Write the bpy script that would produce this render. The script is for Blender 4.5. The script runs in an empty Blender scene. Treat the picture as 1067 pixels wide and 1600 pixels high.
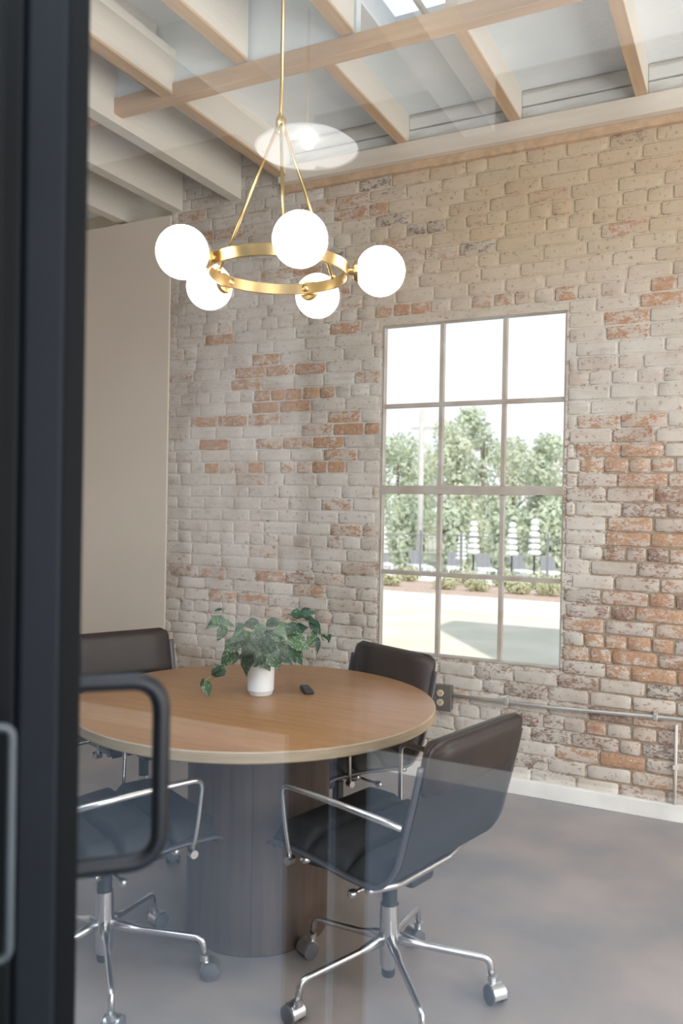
import bpy, bmesh, math, random
from mathutils import Vector, Matrix, noise
random.seed(7)
C = bpy.context.collection
sc = bpy.context.scene
PI = math.pi

# ------------------------------------------------------------------ camera
YAW, PITCH, ROLL, EYE, FPX = .4686, -.0074, .0175, 1.42, 1281.0
fwd = Vector((-math.sin(YAW)*math.cos(PITCH), math.cos(YAW)*math.cos(PITCH), math.sin(PITCH)))
rgt0 = Vector((math.cos(YAW), math.sin(YAW), 0)); up0 = rgt0.cross(fwd)
rgt = math.cos(ROLL)*rgt0 + math.sin(ROLL)*up0
upv = -math.sin(ROLL)*rgt0 + math.cos(ROLL)*up0
cd = bpy.data.cameras.new('camera'); cam = bpy.data.objects.new('camera', cd); C.objects.link(cam)
m = Matrix((rgt, upv, -fwd)).transposed().to_4x4(); m.translation = Vector((0, 0, EYE)); cam.matrix_world = m
cd.sensor_fit = 'HORIZONTAL'; cd.sensor_width = 24.0; cd.lens = 24.0*FPX/1067
cd.clip_start = .02; cd.clip_end = 400
cd.dof.use_dof = True; cd.dof.focus_distance = 3.4; cd.dof.aperture_fstop = 3.2
sc.camera = cam

# ------------------------------------------------------------------ world, sun, added fill lights, exposure
sc.view_settings.view_transform = 'Standard'; sc.view_settings.look = 'None'
sc.view_settings.gamma = 1.0; sc.view_settings.use_curve_mapping = False
sc.view_settings.exposure = 0.62
w = bpy.data.worlds.new('sky'); sc.world = w; w.use_nodes = True
wn = w.node_tree.nodes; wl = w.node_tree.links
bg = wn['Background']; bg.inputs[1].default_value = 1.0
tcw = wn.new('ShaderNodeTexCoord'); sep = wn.new('ShaderNodeSeparateXYZ'); rmp = wn.new('ShaderNodeValToRGB')
wl.new(tcw.outputs['Generated'], sep.inputs[0]); wl.new(sep.outputs['Z'], rmp.inputs[0]); wl.new(rmp.outputs[0], bg.inputs[0])
rmp.color_ramp.elements[0].position = 0.0; rmp.color_ramp.elements[0].color = (.97, .985, 1, 1)
rmp.color_ramp.elements[1].position = .8; rmp.color_ramp.elements[1].color = (.72, .86, 1.0, 1)

def light(name, kind, loc, aim, energy, col, size=None, size_y=None, angle=None):
    l = bpy.data.lights.new(name, kind); o = bpy.data.objects.new(name, l); C.objects.link(o)
    o.location = loc; o.rotation_euler = (Vector(aim)-Vector(loc)).to_track_quat('-Z', 'Y').to_euler()
    l.energy = energy; l.color = col
    if size: l.shape = 'RECTANGLE'; l.size = size; l.size_y = size_y or size
    if angle: l.angle = angle
    return o
SUN_EL = math.radians(48)
sd = Vector((-.594*math.cos(SUN_EL), .804*math.cos(SUN_EL), -math.sin(SUN_EL)))
light('sun', 'SUN', (0, 0, 20), Vector((0, 0, 20))+sd, 3.4, (1, .95, .87), angle=.01)
light('added_side_fill', 'AREA', (2.5, 2.55, 1.75), (-1.5, 3.0, 1.9), 95, (1, .965, .91), 2.5, 2.6)  # added fill light out of view; the wall behind it is solid
light('added_lobby_top_fill', 'AREA', (-1.2, .35, 3.58), (-1.2, .35, 0), 95, (.74, .86, 1), 3.6, .9)  # added overhead fill below the closed lobby ceiling, there is no opening
light('added_lobby_side_fill', 'AREA', (2.5, -.5, 1.8), (-2.5, 2.0, 3.3), 190, (.95, .97, 1), 2.4, 2.6)  # added unseen fill that brightens the lobby and the ceilings
WALL, GLASS = 4.061, 1.0            # inner face of the brick wall, plane of the glass partition

# ------------------------------------------------------------------ helpers
def ray(x, y):
    return rgt*((x-533.5)/FPX) - upv*((y-800)/FPX) + fwd
def atY(x, y, Y=WALL):
    d = ray(x, y); p = d*(Y/d.y); return Vector((p.x, p.y, p.z+EYE))
def atZ(x, y, z):
    d = ray(x, y); p = d*((z-EYE)/d.z); return Vector((p.x, p.y, z))
def atD(x, y, dep):
    p = ray(x, y)*dep; return Vector((p.x, p.y, p.z+EYE))

def mat(name, color, rough=.6, metal=0., col2=None, scale=8., bump=0., bscale=60., spec=.5, detail=6., lo=.35, hi=.65, stretch=None, coat=0.):
    mt = bpy.data.materials.new(name); mt.use_nodes = True
    n = mt.node_tree.nodes; l = mt.node_tree.links; b = n['Principled BSDF']
    b.inputs['Base Color'].default_value = (*color, 1); b.inputs['Roughness'].default_value = rough
    b.inputs['Metallic'].default_value = metal; b.inputs['Specular IOR Level'].default_value = spec
    b.inputs['Coat Weight'].default_value = coat
    tc = n.new('ShaderNodeTexCoord'); src = tc.outputs['Object']
    if stretch:
        mp = n.new('ShaderNodeMapping'); mp.inputs['Scale'].default_value = stretch; l.new(src, mp.inputs[0]); src = mp.outputs[0]
    t = n.new('ShaderNodeTexNoise'); t.inputs['Scale'].default_value = scale; t.inputs['Detail'].default_value = detail
    l.new(src, t.inputs['Vector'])
    r = n.new('ShaderNodeValToRGB'); l.new(t.outputs['Fac'], r.inputs[0])
    c2 = col2 or tuple(c*.86 for c in color)
    r.color_ramp.elements[0].position = lo; r.color_ramp.elements[0].color = (*c2, 1)
    r.color_ramp.elements[1].position = hi; r.color_ramp.elements[1].color = (*color, 1)
    l.new(r.outputs[0], b.inputs['Base Color'])
    if bump:
        t2 = n.new('ShaderNodeTexNoise'); t2.inputs['Scale'].default_value = bscale; t2.inputs['Detail'].default_value = 4
        l.new(src, t2.inputs['Vector'])
        bp = n.new('ShaderNodeBump'); bp.inputs['Strength'].default_value = bump; bp.inputs['Distance'].default_value = .01
        l.new(t2.outputs['Fac'], bp.inputs['Height']); l.new(bp.outputs[0], b.inputs['Normal'])
    return mt

def glass_mat(name, refl, tint=(1, 1, 1)):
    mt = bpy.data.materials.new(name); mt.use_nodes = True
    n = mt.node_tree.nodes; l = mt.node_tree.links; n.clear()
    o = n.new('ShaderNodeOutputMaterial'); mx = n.new('ShaderNodeMixShader')
    t = n.new('ShaderNodeBsdfTransparent'); g = n.new('ShaderNodeBsdfGlossy')
    t.inputs[0].default_value = (*tint, 1); g.inputs['Roughness'].default_value = 0.0
    mx.inputs[0].default_value = refl
    l.new(t.outputs[0], mx.inputs[1]); l.new(g.outputs[0], mx.inputs[2]); l.new(mx.outputs[0], o.inputs[0])
    return mt
def emit_mat(name, col, st):
    mt = bpy.data.materials.new(name); mt.use_nodes = True
    b = mt.node_tree.nodes['Principled BSDF']; b.inputs['Base Color'].default_value = (.9, .9, .88, 1)
    b.inputs['Emission Color'].default_value = (*col, 1); b.inputs['Emission Strength'].default_value = st
    return mt

def obj(name, bm, mats, parent=None, smooth=False, loc=None, angle=None):
    me = bpy.data.meshes.new(name); bm.normal_update(); bm.to_mesh(me); bm.free()
    for k in (mats if isinstance(mats, (list, tuple)) else [mats]): me.materials.append(k)
    if smooth:
        for p in me.polygons: p.use_smooth = True
        if angle: 
            try: me.set_sharp_from_angle(angle=math.radians(angle))
            except Exception: pass
    o = bpy.data.objects.new(name, me); C.objects.link(o)
    if parent: o.parent = parent
    if loc is not None: o.location = loc
    return o
def tag(o, label=None, cat=None, group=None, kind=None):
    if label: o['label'] = label
    if cat: o['category'] = cat
    if group: o['group'] = group
    if kind: o['kind'] = kind
    return o
def thing(name, loc, rz, label, cat, group=None):
    o = bpy.data.objects.new(name, None); C.objects.link(o); o.empty_display_size = .1
    o.location = loc; o.rotation_euler = (0, 0, rz); return tag(o, label, cat, group)
def copy_tree(o, parent=None):
    c = o.copy(); C.objects.link(c)
    if parent: c.parent = parent
    for ch in list(o.children): copy_tree(ch, c)
    return c

def box(bm, x0, x1, y0, y1, z0, z1, bev=0., mi=0):
    vs = [bm.verts.new((x, y, z)) for x in (x0, x1) for y in (y0, y1) for z in (z0, z1)]
    fs = [bm.faces.new([vs[i] for i in q]) for q in ((0, 1, 3, 2), (4, 6, 7, 5), (0, 4, 5, 1), (2, 3, 7, 6), (0, 2, 6, 4), (1, 5, 7, 3))]
    for f in fs: f.material_index = mi
    if bev:
        es = list({e for f in fs for e in f.edges})
        bmesh.ops.bevel(bm, geom=es, offset=bev, segments=2, profile=.5, affect='EDGES')
    return fs
def bxo(name, x0, x1, y0, y1, z0, z1, mats, parent=None, bev=0., **k):
    bm = bmesh.new(); box(bm, x0, x1, y0, y1, z0, z1, bev); return obj(name, bm, mats, parent, **k)
def tube(bm, pts, r, seg=10, closed=False, flat=1., cap=True):
    """round tube along pts; r a number or one per point; flat squeezes the section sideways"""
    pts = [Vector(p) for p in pts]; n = len(pts); rr = r if isinstance(r, (list, tuple)) else [r]*n
    rings = []; ref = None
    for i, p in enumerate(pts):
        a = pts[(i-1) % n] if (closed or i > 0) else p; b = pts[(i+1) % n] if (closed or i < n-1) else p
        t = (b-a).normalized()
        if ref is None:
            ref = Vector((0, 0, 1)) if abs(t.z) < .9 else Vector((1, 0, 0))
        s = t.cross(ref)
        if s.length < 1e-4: s = t.cross(Vector((0, 1, 0)))
        s.normalize(); u = s.cross(t).normalized(); ref = u
        rings.append([bm.verts.new(p + s*(math.cos(2*PI*k/seg)*rr[i]*flat) + u*(math.sin(2*PI*k/seg)*rr[i])) for k in range(seg)])
    m_ = n if closed else n-1
    for i in range(m_):
        A, B = rings[i], rings[(i+1) % n]
        for k in range(seg): bm.faces.new((A[k], B[k], B[(k+1) % seg], A[(k+1) % seg]))
    if not closed and cap:
        bm.faces.new(rings[0]); bm.faces.new(list(reversed(rings[-1])))
def lathe(bm, prof, seg=32, c=(0, 0, 0), axis='Z'):
    rings = []
    for r, h in prof:
        if r < 1e-6:
            v = (0, 0, h); rings.append([bm.verts.new(v)])
        else:
            rings.append([bm.verts.new((r*math.cos(2*PI*k/seg), r*math.sin(2*PI*k/seg), h)) for k in range(seg)])
    new = [v for q in rings for v in q]
    for A, B in zip(rings, rings[1:]):
        for k in range(seg):
            j = (k+1) % seg
            if len(A) == 1 and len(B) == 1: continue
            if len(A) == 1: bm.faces.new((A[0], B[j], B[k]))
            elif len(B) == 1: bm.faces.new((A[k], A[j], B[0]))
            else: bm.faces.new((A[k], A[j], B[j], B[k]))
    if axis == 'X':
        for v in new: v.co = Vector((v.co.z, v.co.x, v.co.y))
    elif axis == 'Y':
        for v in new: v.co = Vector((v.co.y, v.co.z, v.co.x))
    for v in new: v.co += Vector(c)
def curve_pts(P, n=8):
    """Catmull-Rom through P"""
    P = [Vector(p) for p in P]; Q = [2*P[0]-P[1]] + P + [2*P[-1]-P[-2]]; out = []
    for i in range(1, len(Q)-2):
        a, b, c, d = Q[i-1:i+3]
        for k in range(n):
            t = k/n; out.append(.5*((2*b)+(c-a)*t+(2*a-5*b+4*c-d)*t*t+(3*b-a-3*c+d)*t**3))
    out.append(P[-1]); return out
def round_path(P, r, n=5):
    """polyline with rounded corners"""
    P = [Vector(p) for p in P]; out = [P[0]]
    for a, b, c in zip(P, P[1:], P[2:]):
        u = (a-b).normalized(); v = (c-b).normalized(); s = b+u*r; e = b+v*r
        for k in range(n+1):
            t = k/n; out.append((1-t)**2*s+2*t*(1-t)*b+t*t*e)
    out.append(P[-1]); return out

# ------------------------------------------------------------------ materials
M = {}
M['concrete'] = mat('polished_concrete', (.345, .28, .24), .42, col2=(.225, .20, .185), scale=2.6, bump=.05, bscale=120, detail=10)
M['lobby_concrete'] = mat('blue_grey_concrete', (.25, .325, .42), .5, scale=1.2, detail=8)
M['paint_white'] = mat('white_paint', (.80, .77, .73), .55, col2=(.66, .63, .59), scale=5, bump=.1)
M['joist_paint'] = mat('off_white_timber', (.74, .69, .61), .7, col2=(.64, .59, .52), scale=3, bump=.25, bscale=40, stretch=(1, .15, 1))
M['tan_wood'] = mat('tan_timber', (.60, .42, .27), .65, col2=(.47, .33, .21), scale=4, bump=.15, stretch=(6, .4, 6))
M['girder_wood'] = mat('tan_girder_timber', (.62, .43, .28), .6, col2=(.50, .35, .23), scale=4, bump=.15, stretch=(.4, 6, 6))
M['deck'] = mat('blue_white_ceiling', (.84, .88, .89), .75, col2=(.70, .76, .79), scale=2.4, bump=.4, bscale=18, detail=10)
M['plank'] = mat('stained_white_plank', (.66, .66, .63), .75, col2=(.33, .29, .24), scale=1.8, lo=.33, hi=.5, stretch=(.7, 1, 5), bump=.2)
M['ledger'] = mat('ledger_paint', (.72, .66, .58), .65, col2=(.58, .50, .41), scale=2, stretch=(.5, 1, 4), bump=.1)
M['drywall'] = mat('beige_drywall', (.76, .67, .57), .85, col2=(.72, .63, .53), scale=1.2)
M['window_paint'] = mat('window_paint', (.50, .46, .41), .5, col2=(.40, .33, .27), scale=7)
M['oak'] = mat('light_oak_veneer', (.33, .165, .068), .36, col2=(.265, .13, .05), scale=3.2, stretch=(1.2, 14, 1), detail=8, spec=.45)
M['oak_edge'] = mat('pale_table_edge', (.42, .32, .21), .45, col2=(.33, .25, .16), scale=8, stretch=(1, 1, 20))
M['walnut'] = mat('dark_walnut', (.095, .062, .045), .5, col2=(.06, .04, .03), scale=5, stretch=(8, 8, .5), detail=8)
M['fabric'] = mat('black_upholstery', (.016, .015, .016), .75, col2=(.010, .010, .011), scale=30, bump=.15, bscale=400)
M['leather'] = mat('dark_brown_leather', (.020, .013, .011), .5, col2=(.013, .009, .008), scale=12, bump=.1, bscale=200)
M['alu'] = mat('polished_aluminium', (.66, .65, .64), .27, 1., scale=3)
M['alu_satin'] = mat('satin_aluminium', (.62, .62, .62), .32, 1., scale=3)
M['black_metal'] = mat('black_metal', (.004, .005, .007), .45, scale=20, spec=.3)
M['door_black'] = mat('black_door_frame', (.002, .0025, .003), .6, scale=10, spec=.12)
M['door_face'] = mat('blue_black_door_face', (.005, .007, .010), .6, scale=10, spec=.15)
M['plastic'] = mat('black_plastic', (.02, .02, .022), .45, scale=20)
M['rubber'] = mat('grey_caster_tread', (.10, .10, .11), .6, scale=20)
M['rail'] = mat('dark_rail_metal', (.10, .10, .11), .45, .6, scale=5)
M['brass'] = mat('brushed_brass', (.80, .58, .27), .28, 1., col2=(.70, .49, .22), scale=8)
M['globe'] = emit_mat('lit_opal_glass', (1, .90, .76), 8.0)
M['shade'] = emit_mat('lit_white_shade', (1, .97, .93), 1.35)
M['bulb'] = emit_mat('bulb', (1, .95, .85), 14)
M['ceramic'] = mat('white_ceramic', (.78, .80, .80), .35, scale=4, coat=.3)
M['soil'] = mat('dark_soil', (.05, .035, .025), .9, scale=60)
M['stem'] = mat('green_stem', (.16, .22, .09), .6, scale=20)
M['steel'] = mat('galvanised_conduit', (.66, .66, .64), .35, .6, scale=10)
M['plate'] = mat('grey_outlet_plate', (.16, .15, .13), .45, .3, scale=10)
M['recept'] = mat('ivory_receptacle', (.62, .50, .36), .5, scale=10)
M['slot'] = mat('dark_slot', (.02, .02, .02), .6)
M['pane'] = glass_mat('partition_glass', .11, (.97, .98, .985))
M['wpane'] = glass_mat('window_glass', .035)
M['lobby_wall'] = mat('dark_red_lobby_brick', (.13, .075, .055), .8, col2=(.07, .05, .04), scale=6)
M['lawn'] = mat('dry_lawn', (.72, .64, .53), .9, col2=(.60, .57, .43), scale=1.2, detail=9)
M['path'] = mat('pale_path', (.72, .68, .62), .8, scale=2)
M['mulch'] = mat('brown_mulch', (.55, .42, .34), .9, col2=(.38, .27, .21), scale=14)
M['terrace'] = mat('pale_pool_terrace', (.80, .79, .76), .7, scale=1)
M['field'] = mat('far_ground', (.45, .45, .34), .9, scale=.5)
M['bark'] = mat('bark', (.24, .19, .15), .9, scale=10)
M['pole'] = mat('weathered_pole', (.55, .53, .50), .8, scale=6)
M['canvas'] = mat('white_canvas', (.90, .90, .88), .8, scale=3)
M['lounger'] = mat('grey_lounger_sling', (.22, .22, .23), .8, scale=8)
M['building'] = mat('outer_wall', (.5, .47, .43), .85, scale=2)

def foliage_mat(name, a, b):
    mt = mat(name, a, .6, col2=b, scale=3., lo=.3, hi=.7)
    n = mt.node_tree.nodes; l = mt.node_tree.links; p = n['Principled BSDF']; o = n['Material Output']
    tr = n.new('ShaderNodeBsdfTranslucent'); mx = n.new('ShaderNodeMixShader'); mx.inputs[0].default_value = .35
    l.new(p.inputs['Base Color'].links[0].from_socket, tr.inputs[0])
    l.new(p.outputs[0], mx.inputs[1]); l.new(tr.outputs[0], mx.inputs[2]); l.new(mx.outputs[0], o.inputs[0])
    return mt
M['tree1'] = foliage_mat('tree_leaves_green', (.66, .70, .55), (.50, .57, .42))
M['tree2'] = foliage_mat('tree_leaves_olive', (.70, .72, .58), (.58, .62, .46))
M['shrub'] = foliage_mat('shrub_leaves', (.70, .69, .48), (.54, .56, .36))
def leaf_mat(name, base, silver, thr):
    mt = foliage_mat(name, base, tuple(c*.7 for c in base))
    n = mt.node_tree.nodes; l = mt.node_tree.links; p = n['Principled BSDF']
    src = p.inputs['Base Color'].links[0].from_socket
    v = n.new('ShaderNodeTexNoise'); v.inputs['Scale'].default_value = 150; v.inputs['Detail'].default_value = 2
    tc = n.new('ShaderNodeTexCoord'); l.new(tc.outputs['Object'], v.inputs['Vector'])
    r = n.new('ShaderNodeValToRGB'); l.new(v.outputs['Fac'], r.inputs[0])
    r.color_ramp.elements[0].position = thr; r.color_ramp.elements[1].position = thr+.05
    mx = n.new('ShaderNodeMix'); mx.data_type = 'RGBA'; l.new(r.outputs[0], mx.inputs[0]); l.new(src, mx.inputs[6]); mx.inputs[7].default_value = (*silver, 1)
    l.new(mx.outputs[2], p.inputs['Base Color']); p.inputs['Roughness'].default_value = .4
    return mt
M['leaf'] = [leaf_mat('silver_green_leaf', (.05, .125, .05), (.30, .40, .30), .55), leaf_mat('dark_green_leaf', (.03, .08, .035), (.22, .31, .24), .59), leaf_mat('bright_green_leaf', (.08, .17, .07), (.34, .42, .27), .56)]

def brick_material(name, brick=True):
    """whitewash worn off: attribute 'wear' = (amount worn, tone of the brick, painted warm light plus random tan)"""
    mt = bpy.data.materials.new(name); mt.use_nodes = True
    n = mt.node_tree.nodes; l = mt.node_tree.links; b = n['Principled BSDF']; b.inputs['Roughness'].default_value = .85
    b.inputs['Specular IOR Level'].default_value = .25
    g = n.new('ShaderNodeNewGeometry'); at = n.new('ShaderNodeAttribute'); at.attribute_name = 'wear'
    sp = n.new('ShaderNodeSeparateColor'); l.new(at.outputs['Color'], sp.inputs[0])
    def N(scale, detail, rough=.6, vec=None):
        t = n.new('ShaderNodeTexNoise'); t.inputs['Scale'].default_value = scale; t.inputs['Detail'].default_value = detail; t.inputs['Roughness'].default_value = rough
        l.new(vec or g.outputs['Position'], t.inputs['Vector']); return t.outputs['Fac']
    def ramp(src, stops):
        r = n.new('ShaderNodeValToRGB'); l.new(src, r.inputs[0])
        while len(r.color_ramp.elements) < len(stops): r.color_ramp.elements.new(.5)
        for e, (p, c) in zip(r.color_ramp.elements, stops): e.position = p; e.color = (*c, 1)
        return r.outputs[0]
    def mix(f, a, c):
        x = n.new('ShaderNodeMix'); x.data_type = 'RGBA'; 
        if isinstance(f, float): x.inputs[0].default_value = f
        else: l.new(f, x.inputs[0])
        for s, i in ((a, 6), (c, 7)):
            if isinstance(s, tuple): x.inputs[i].default_value = (*s, 1)
            else: l.new(s, x.inputs[i])
        return x.outputs[2]
    def mth(op, a, c, clamp=False):
        x = n.new('ShaderNodeMath'); x.operation = op; x.use_clamp = clamp
        for s, i in ((a, 0), (c, 1)):
            if isinstance(s, (int, float)): x.inputs[i].default_value = s
            else: l.new(s, x.inputs[i])
        return x.outputs[0]
    mp = n.new('ShaderNodeMapping'); mp.inputs['Scale'].default_value = (1, 1, 1.9); l.new(g.outputs['Position'], mp.inputs[0])
    coarse = N(16, 9, .66, mp.outputs[0]); fine = N(70, 5, .6, mp.outputs[0])
    nn = mth('ADD', mth('MULTIPLY', coarse, .62), mth('MULTIPLY', fine, .38))
    # colours under the paint
    if brick:
        tone = ramp(sp.outputs[1], [(0, (.13, .11, .09)), (.12, (.18, .135, .105)), (.3, (.25, .13, .095)), (.6, (.44, .225, .12)), (1, (.50, .27, .135))])
        under = mix(ramp(N(55, 6, .7), [(.42, (0, 0, 0)), (.64, (.75, .75, .75))]), tone, (.50, .40, .33))
    else:
        under = ramp(N(30, 6), [(.3, (.27, .20, .14)), (.7, (.44, .34, .25))])
    # the paint: warm white with stains
    paint = ramp(N(3.2, 8), [(.3, (.47, .41, .355)), (.46, (.60, .545, .485)), (.66, (.68, .635, .58))])
    streak = n.new('ShaderNodeMapping'); streak.inputs['Scale'].default_value = (2.2, 2, 9); l.new(g.outputs['Position'], streak.inputs[0])
    paint = mix(mth('MULTIPLY', ramp(N(3, 8, .65, streak.outputs[0]), [(.52, (0, 0, 0)), (.68, (1, 1, 1))]), .45), paint, (.42, .34, .26))
    paint = mix(sp.outputs[2], paint, (.54, .41, .26))  # tan tint carrying the painted warm light
    if brick:
        thin = mth('MULTIPLY', mth('SUBTRACT', sp.outputs[0], .375), 3.2, True)
        paint = mix(mth('MULTIPLY', mth('MINIMUM', thin, .42), N(26, 5)), paint, tone)
    # crust: thin grey haze of paint left on worn parts
    worn = mth('MULTIPLY', mth('SUBTRACT', sp.outputs[0], nn), 26, True)
    speck = mth('MULTIPLY', mth('SUBTRACT', .412, N(48, 7, .7)), 24, True)   # small chips everywhere
    col = mix(worn, paint, under)
    col = mix(mth('MULTIPLY', speck, .65), col, (.27, .15, .10) if brick else (.24, .19, .13))
    l.new(col, b.inputs['Base Color'])
    bp = n.new('ShaderNodeBump'); bp.inputs['Strength'].default_value = .4; bp.inputs['Distance'].default_value = .004
    hgt = mth('ADD', mth('MULTIPLY', N(34, 8, .65), .8), mth('MULTIPLY', mth('SUBTRACT', 1, worn), .35))
    l.new(hgt, bp.inputs['Height']); l.new(bp.outputs[0], b.inputs['Normal'])
    return mt
M['brick'] = brick_material('whitewashed_brick'); M['mortar'] = brick_material('whitewashed_mortar', False)

# ------------------------------------------------------------------ setting: the room
XL, XR, YB = -5.2, 2.6, -2.06
tag(bxo('floor', XL, XR, GLASS, WALL+.02, -.15, 0, M['concrete']), kind='structure')
tag(bxo('floor_lobby', XL, XR, YB-.1, GLASS, -.15, 0, M['lobby_concrete']), kind='structure')
WX0, WX1, WZ0, WZ1 = -1.82, -.842, .637, 2.395      # window opening
WE = -3.27                                           # left end of the brick
C0, CH = .06, .0700                                  # first course, course height
BT = 3.24

ORANGE = '''407,603,426,616,.8 435,603,464,616,.8 482,602,528,615,.8 415,622,453,635,.95 383,643,399,655,.6 531,638,547,651,.7 327,660,356,673,.75 414,659,448,670,.6
512,656,560,671,.95 567,654,595,667,.8 336,681,349,691,.6 427,679,458,691,.8 485,677,550,689,.8 580,673,595,686,.8 334,696,372,708,.9 419,695,458,707,.6 322,732,365,745,.9 368,734,408,746,.85
435,733,456,745,.9 462,732,505,743,.9 512,732,544,745,.9 489,712,537,727,.55 438,716,477,726,.45 346,721,380,727,.4 521,829,542,841,.7 526,790,547,804,.5 422,863,437,875,.4 356,930,384,938,.6
432,900,453,915,.7 483,922,505,931,.55 504,907,513,919,.4 419,954,451,965,.5 553,831,574,842,.5 322,365,349,380,.7 352,366,378,375,.5 301,336,333,348,.45 493,320,556,331,.5 509,336,547,348,.5 552,324,598,345,.6
481,414,505,426,.7 435,426,454,435,.5 316,524,349,535,.8 499,506,545,520,.75 410,547,451,559,.8 435,564,480,577,.7 392,567,427,578,.75 357,589,387,600,.7 550,579,598,590,.5 528,449,555,460,.45 531,466,548,479,.45
577,477,621,490,.6 626,472,676,485,.8 590,494,654,507,.6 722,482,776,490,.6 744,460,783,475,.5 877,453,892,470,.6 940,701,1004,719,.7 905,726,997,737,.6 990,845,1045,854,.85 947,839,959,847,.7
882,970,917,986,.85 922,972,945,985,.6 955,996,1022,1015,.75 992,955,1015,970,.5 1040,960,1067,971,.7 1045,981,1060,995,.6 907,1015,935,1026,.6 947,1017,985,1032,.7 994,1021,1016,1034,.8 1032,1010,1067,1022,.7
955,1042,997,1057,.6 1022,1045,1040,1062,.75 887,925,917,940,.55 922,932,945,942,.45 895,1161,930,1178,.45 1010,1175,1033,1187,.6 990,1201,1048,1222,.45 980,460,1042,472,.7 1015,434,1031,449,.8 975,349,986,366,.6
943,489,957,500,.6 975,505,1035,520,.55 947,660,1000,670,.5 560,270,595,300,.4 345,505,360,512,.4 590,385,640,395,.4 640,395,700,405,.35'''
DARK = '''560,285,598,305,.5,.1 600,330,640,345,.5,.15 640,345,690,358,.5,.1 1000,1070,1032,1085,.6,.03 1013,1158,1045,1173,.7,.05 897,1057,927,1072,.6,.25 1002,794,1035,805,.55,.25 880,935,900,945,.4,.3
820,1120,860,1135,.5,.2 830,1150,870,1165,.55,.15 830,1180,850,1200,.5,.1 790,1060,830,1075,.5,.15 700,380,760,392,.4,.12 560,395,600,410,.42,.12 480,395,540,405,.4,.12 893,915,915,925,.5,.15 925,955,950,965,.4,.3'''
patches = []
for s in ORANGE.split():
    v = [float(q) for q in s.split(',')]; a = atY(v[0], (v[1]+v[3])/2); b = atY(v[2], (v[1]+v[3])/2)
    patches.append((a.x, b.x, (a.z+b.z)/2, v[4], random.uniform(.62, .95)))
for s in DARK.split():
    v = [float(q) for q in s.split(',')]; a = atY(v[0], (v[1]+v[3])/2); b = atY(v[2], (v[1]+v[3])/2)
    patches.append((a.x, b.x, (a.z+b.z)/2, v[4], v[5]))
def region(x, z):
    """how bare the wall is around a point, 0 painted .. 1 bare, and how much warm light is painted in"""
    nz = noise.noise(Vector((x*1.3, z*1.3, 4.)))
    low = max(0, min(1, (1.35-z)/.5+nz*.8)); right = max(0, min(1, (x+1.0)/.4+nz))
    bare = .12 + .62*max(right*max(0, min(1, (1.95-z)/.5+nz*.8)), .30*low)
    warm_tint = max(0, min(1, (z-2.2)/.6))*max(0, min(1, (x+2.4)/1.3))*.8 + .2*max(0, noise.noise(Vector((x*.9, z*.9, 9.))))  # upper right: warm light put into the paint colour; noise adds random tan
    return bare, warm_tint
rowz = lambda j: C0+CH*j
row_patches = {}
for p in patches:
    row_patches.setdefault(int((p[2]-C0)/CH), []).append(p)
bricks = []
nrow = int((3.47-C0)/CH)+1
for j in range(nrow):
    z0 = rowz(j)+.0045; z1 = min(rowz(j+1)-.0045, 3.485); XE = XR if z0 < BT-.03 else -2.47
    if z0 < BT-.03: z1 = min(z1, BT)
    if z1-z0 < .02: continue
    x = WE - random.uniform(0, .18); header = (j % 6 == 4)
    while x < XE:
        L = (random.uniform(.095, .115) if (header or random.random() < .08) else random.uniform(.185, .225))
        a, b = x+.005, x+L-.005; x += L
        a = max(a, WE)
        if b-a < .03: continue
        zc = (z0+z1)/2
        spans = [(a, b)]
        if z1 > WZ0-.01 and z0 < WZ1+.01 and b > WX0-.012 and a < WX1+.012:
            spans = []
            if a < WX0-.04: spans.append((a, WX0-.012))
            if b > WX1+.04: spans.append((WX1+.012, b))
        for (p, q) in spans:
            bare, warm_tint = region((p+q)/2, zc)
            wear = .355+.13*bare+random.uniform(-.04, .06)+(.06 if random.random() < .18 else 0); tone = random.choice([.2, .35, .45, .6, .7])*random.uniform(.8, 1.15)
            if bare > .45 and random.random() < .3: wear += random.uniform(.05, .12); tone = random.choice([.25, .35, .6, .8])
            for P in row_patches.get(j, []):
                ov = min(q, P[1])-max(p, P[0])
                if ov > .35*min(q-p, P[1]-P[0]): wear = .40+.20*P[3]; tone = P[4]; warm_tint *= .5
            bricks.append([p, q, z0, z1, bare, wear, tone, warm_tint])
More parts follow.
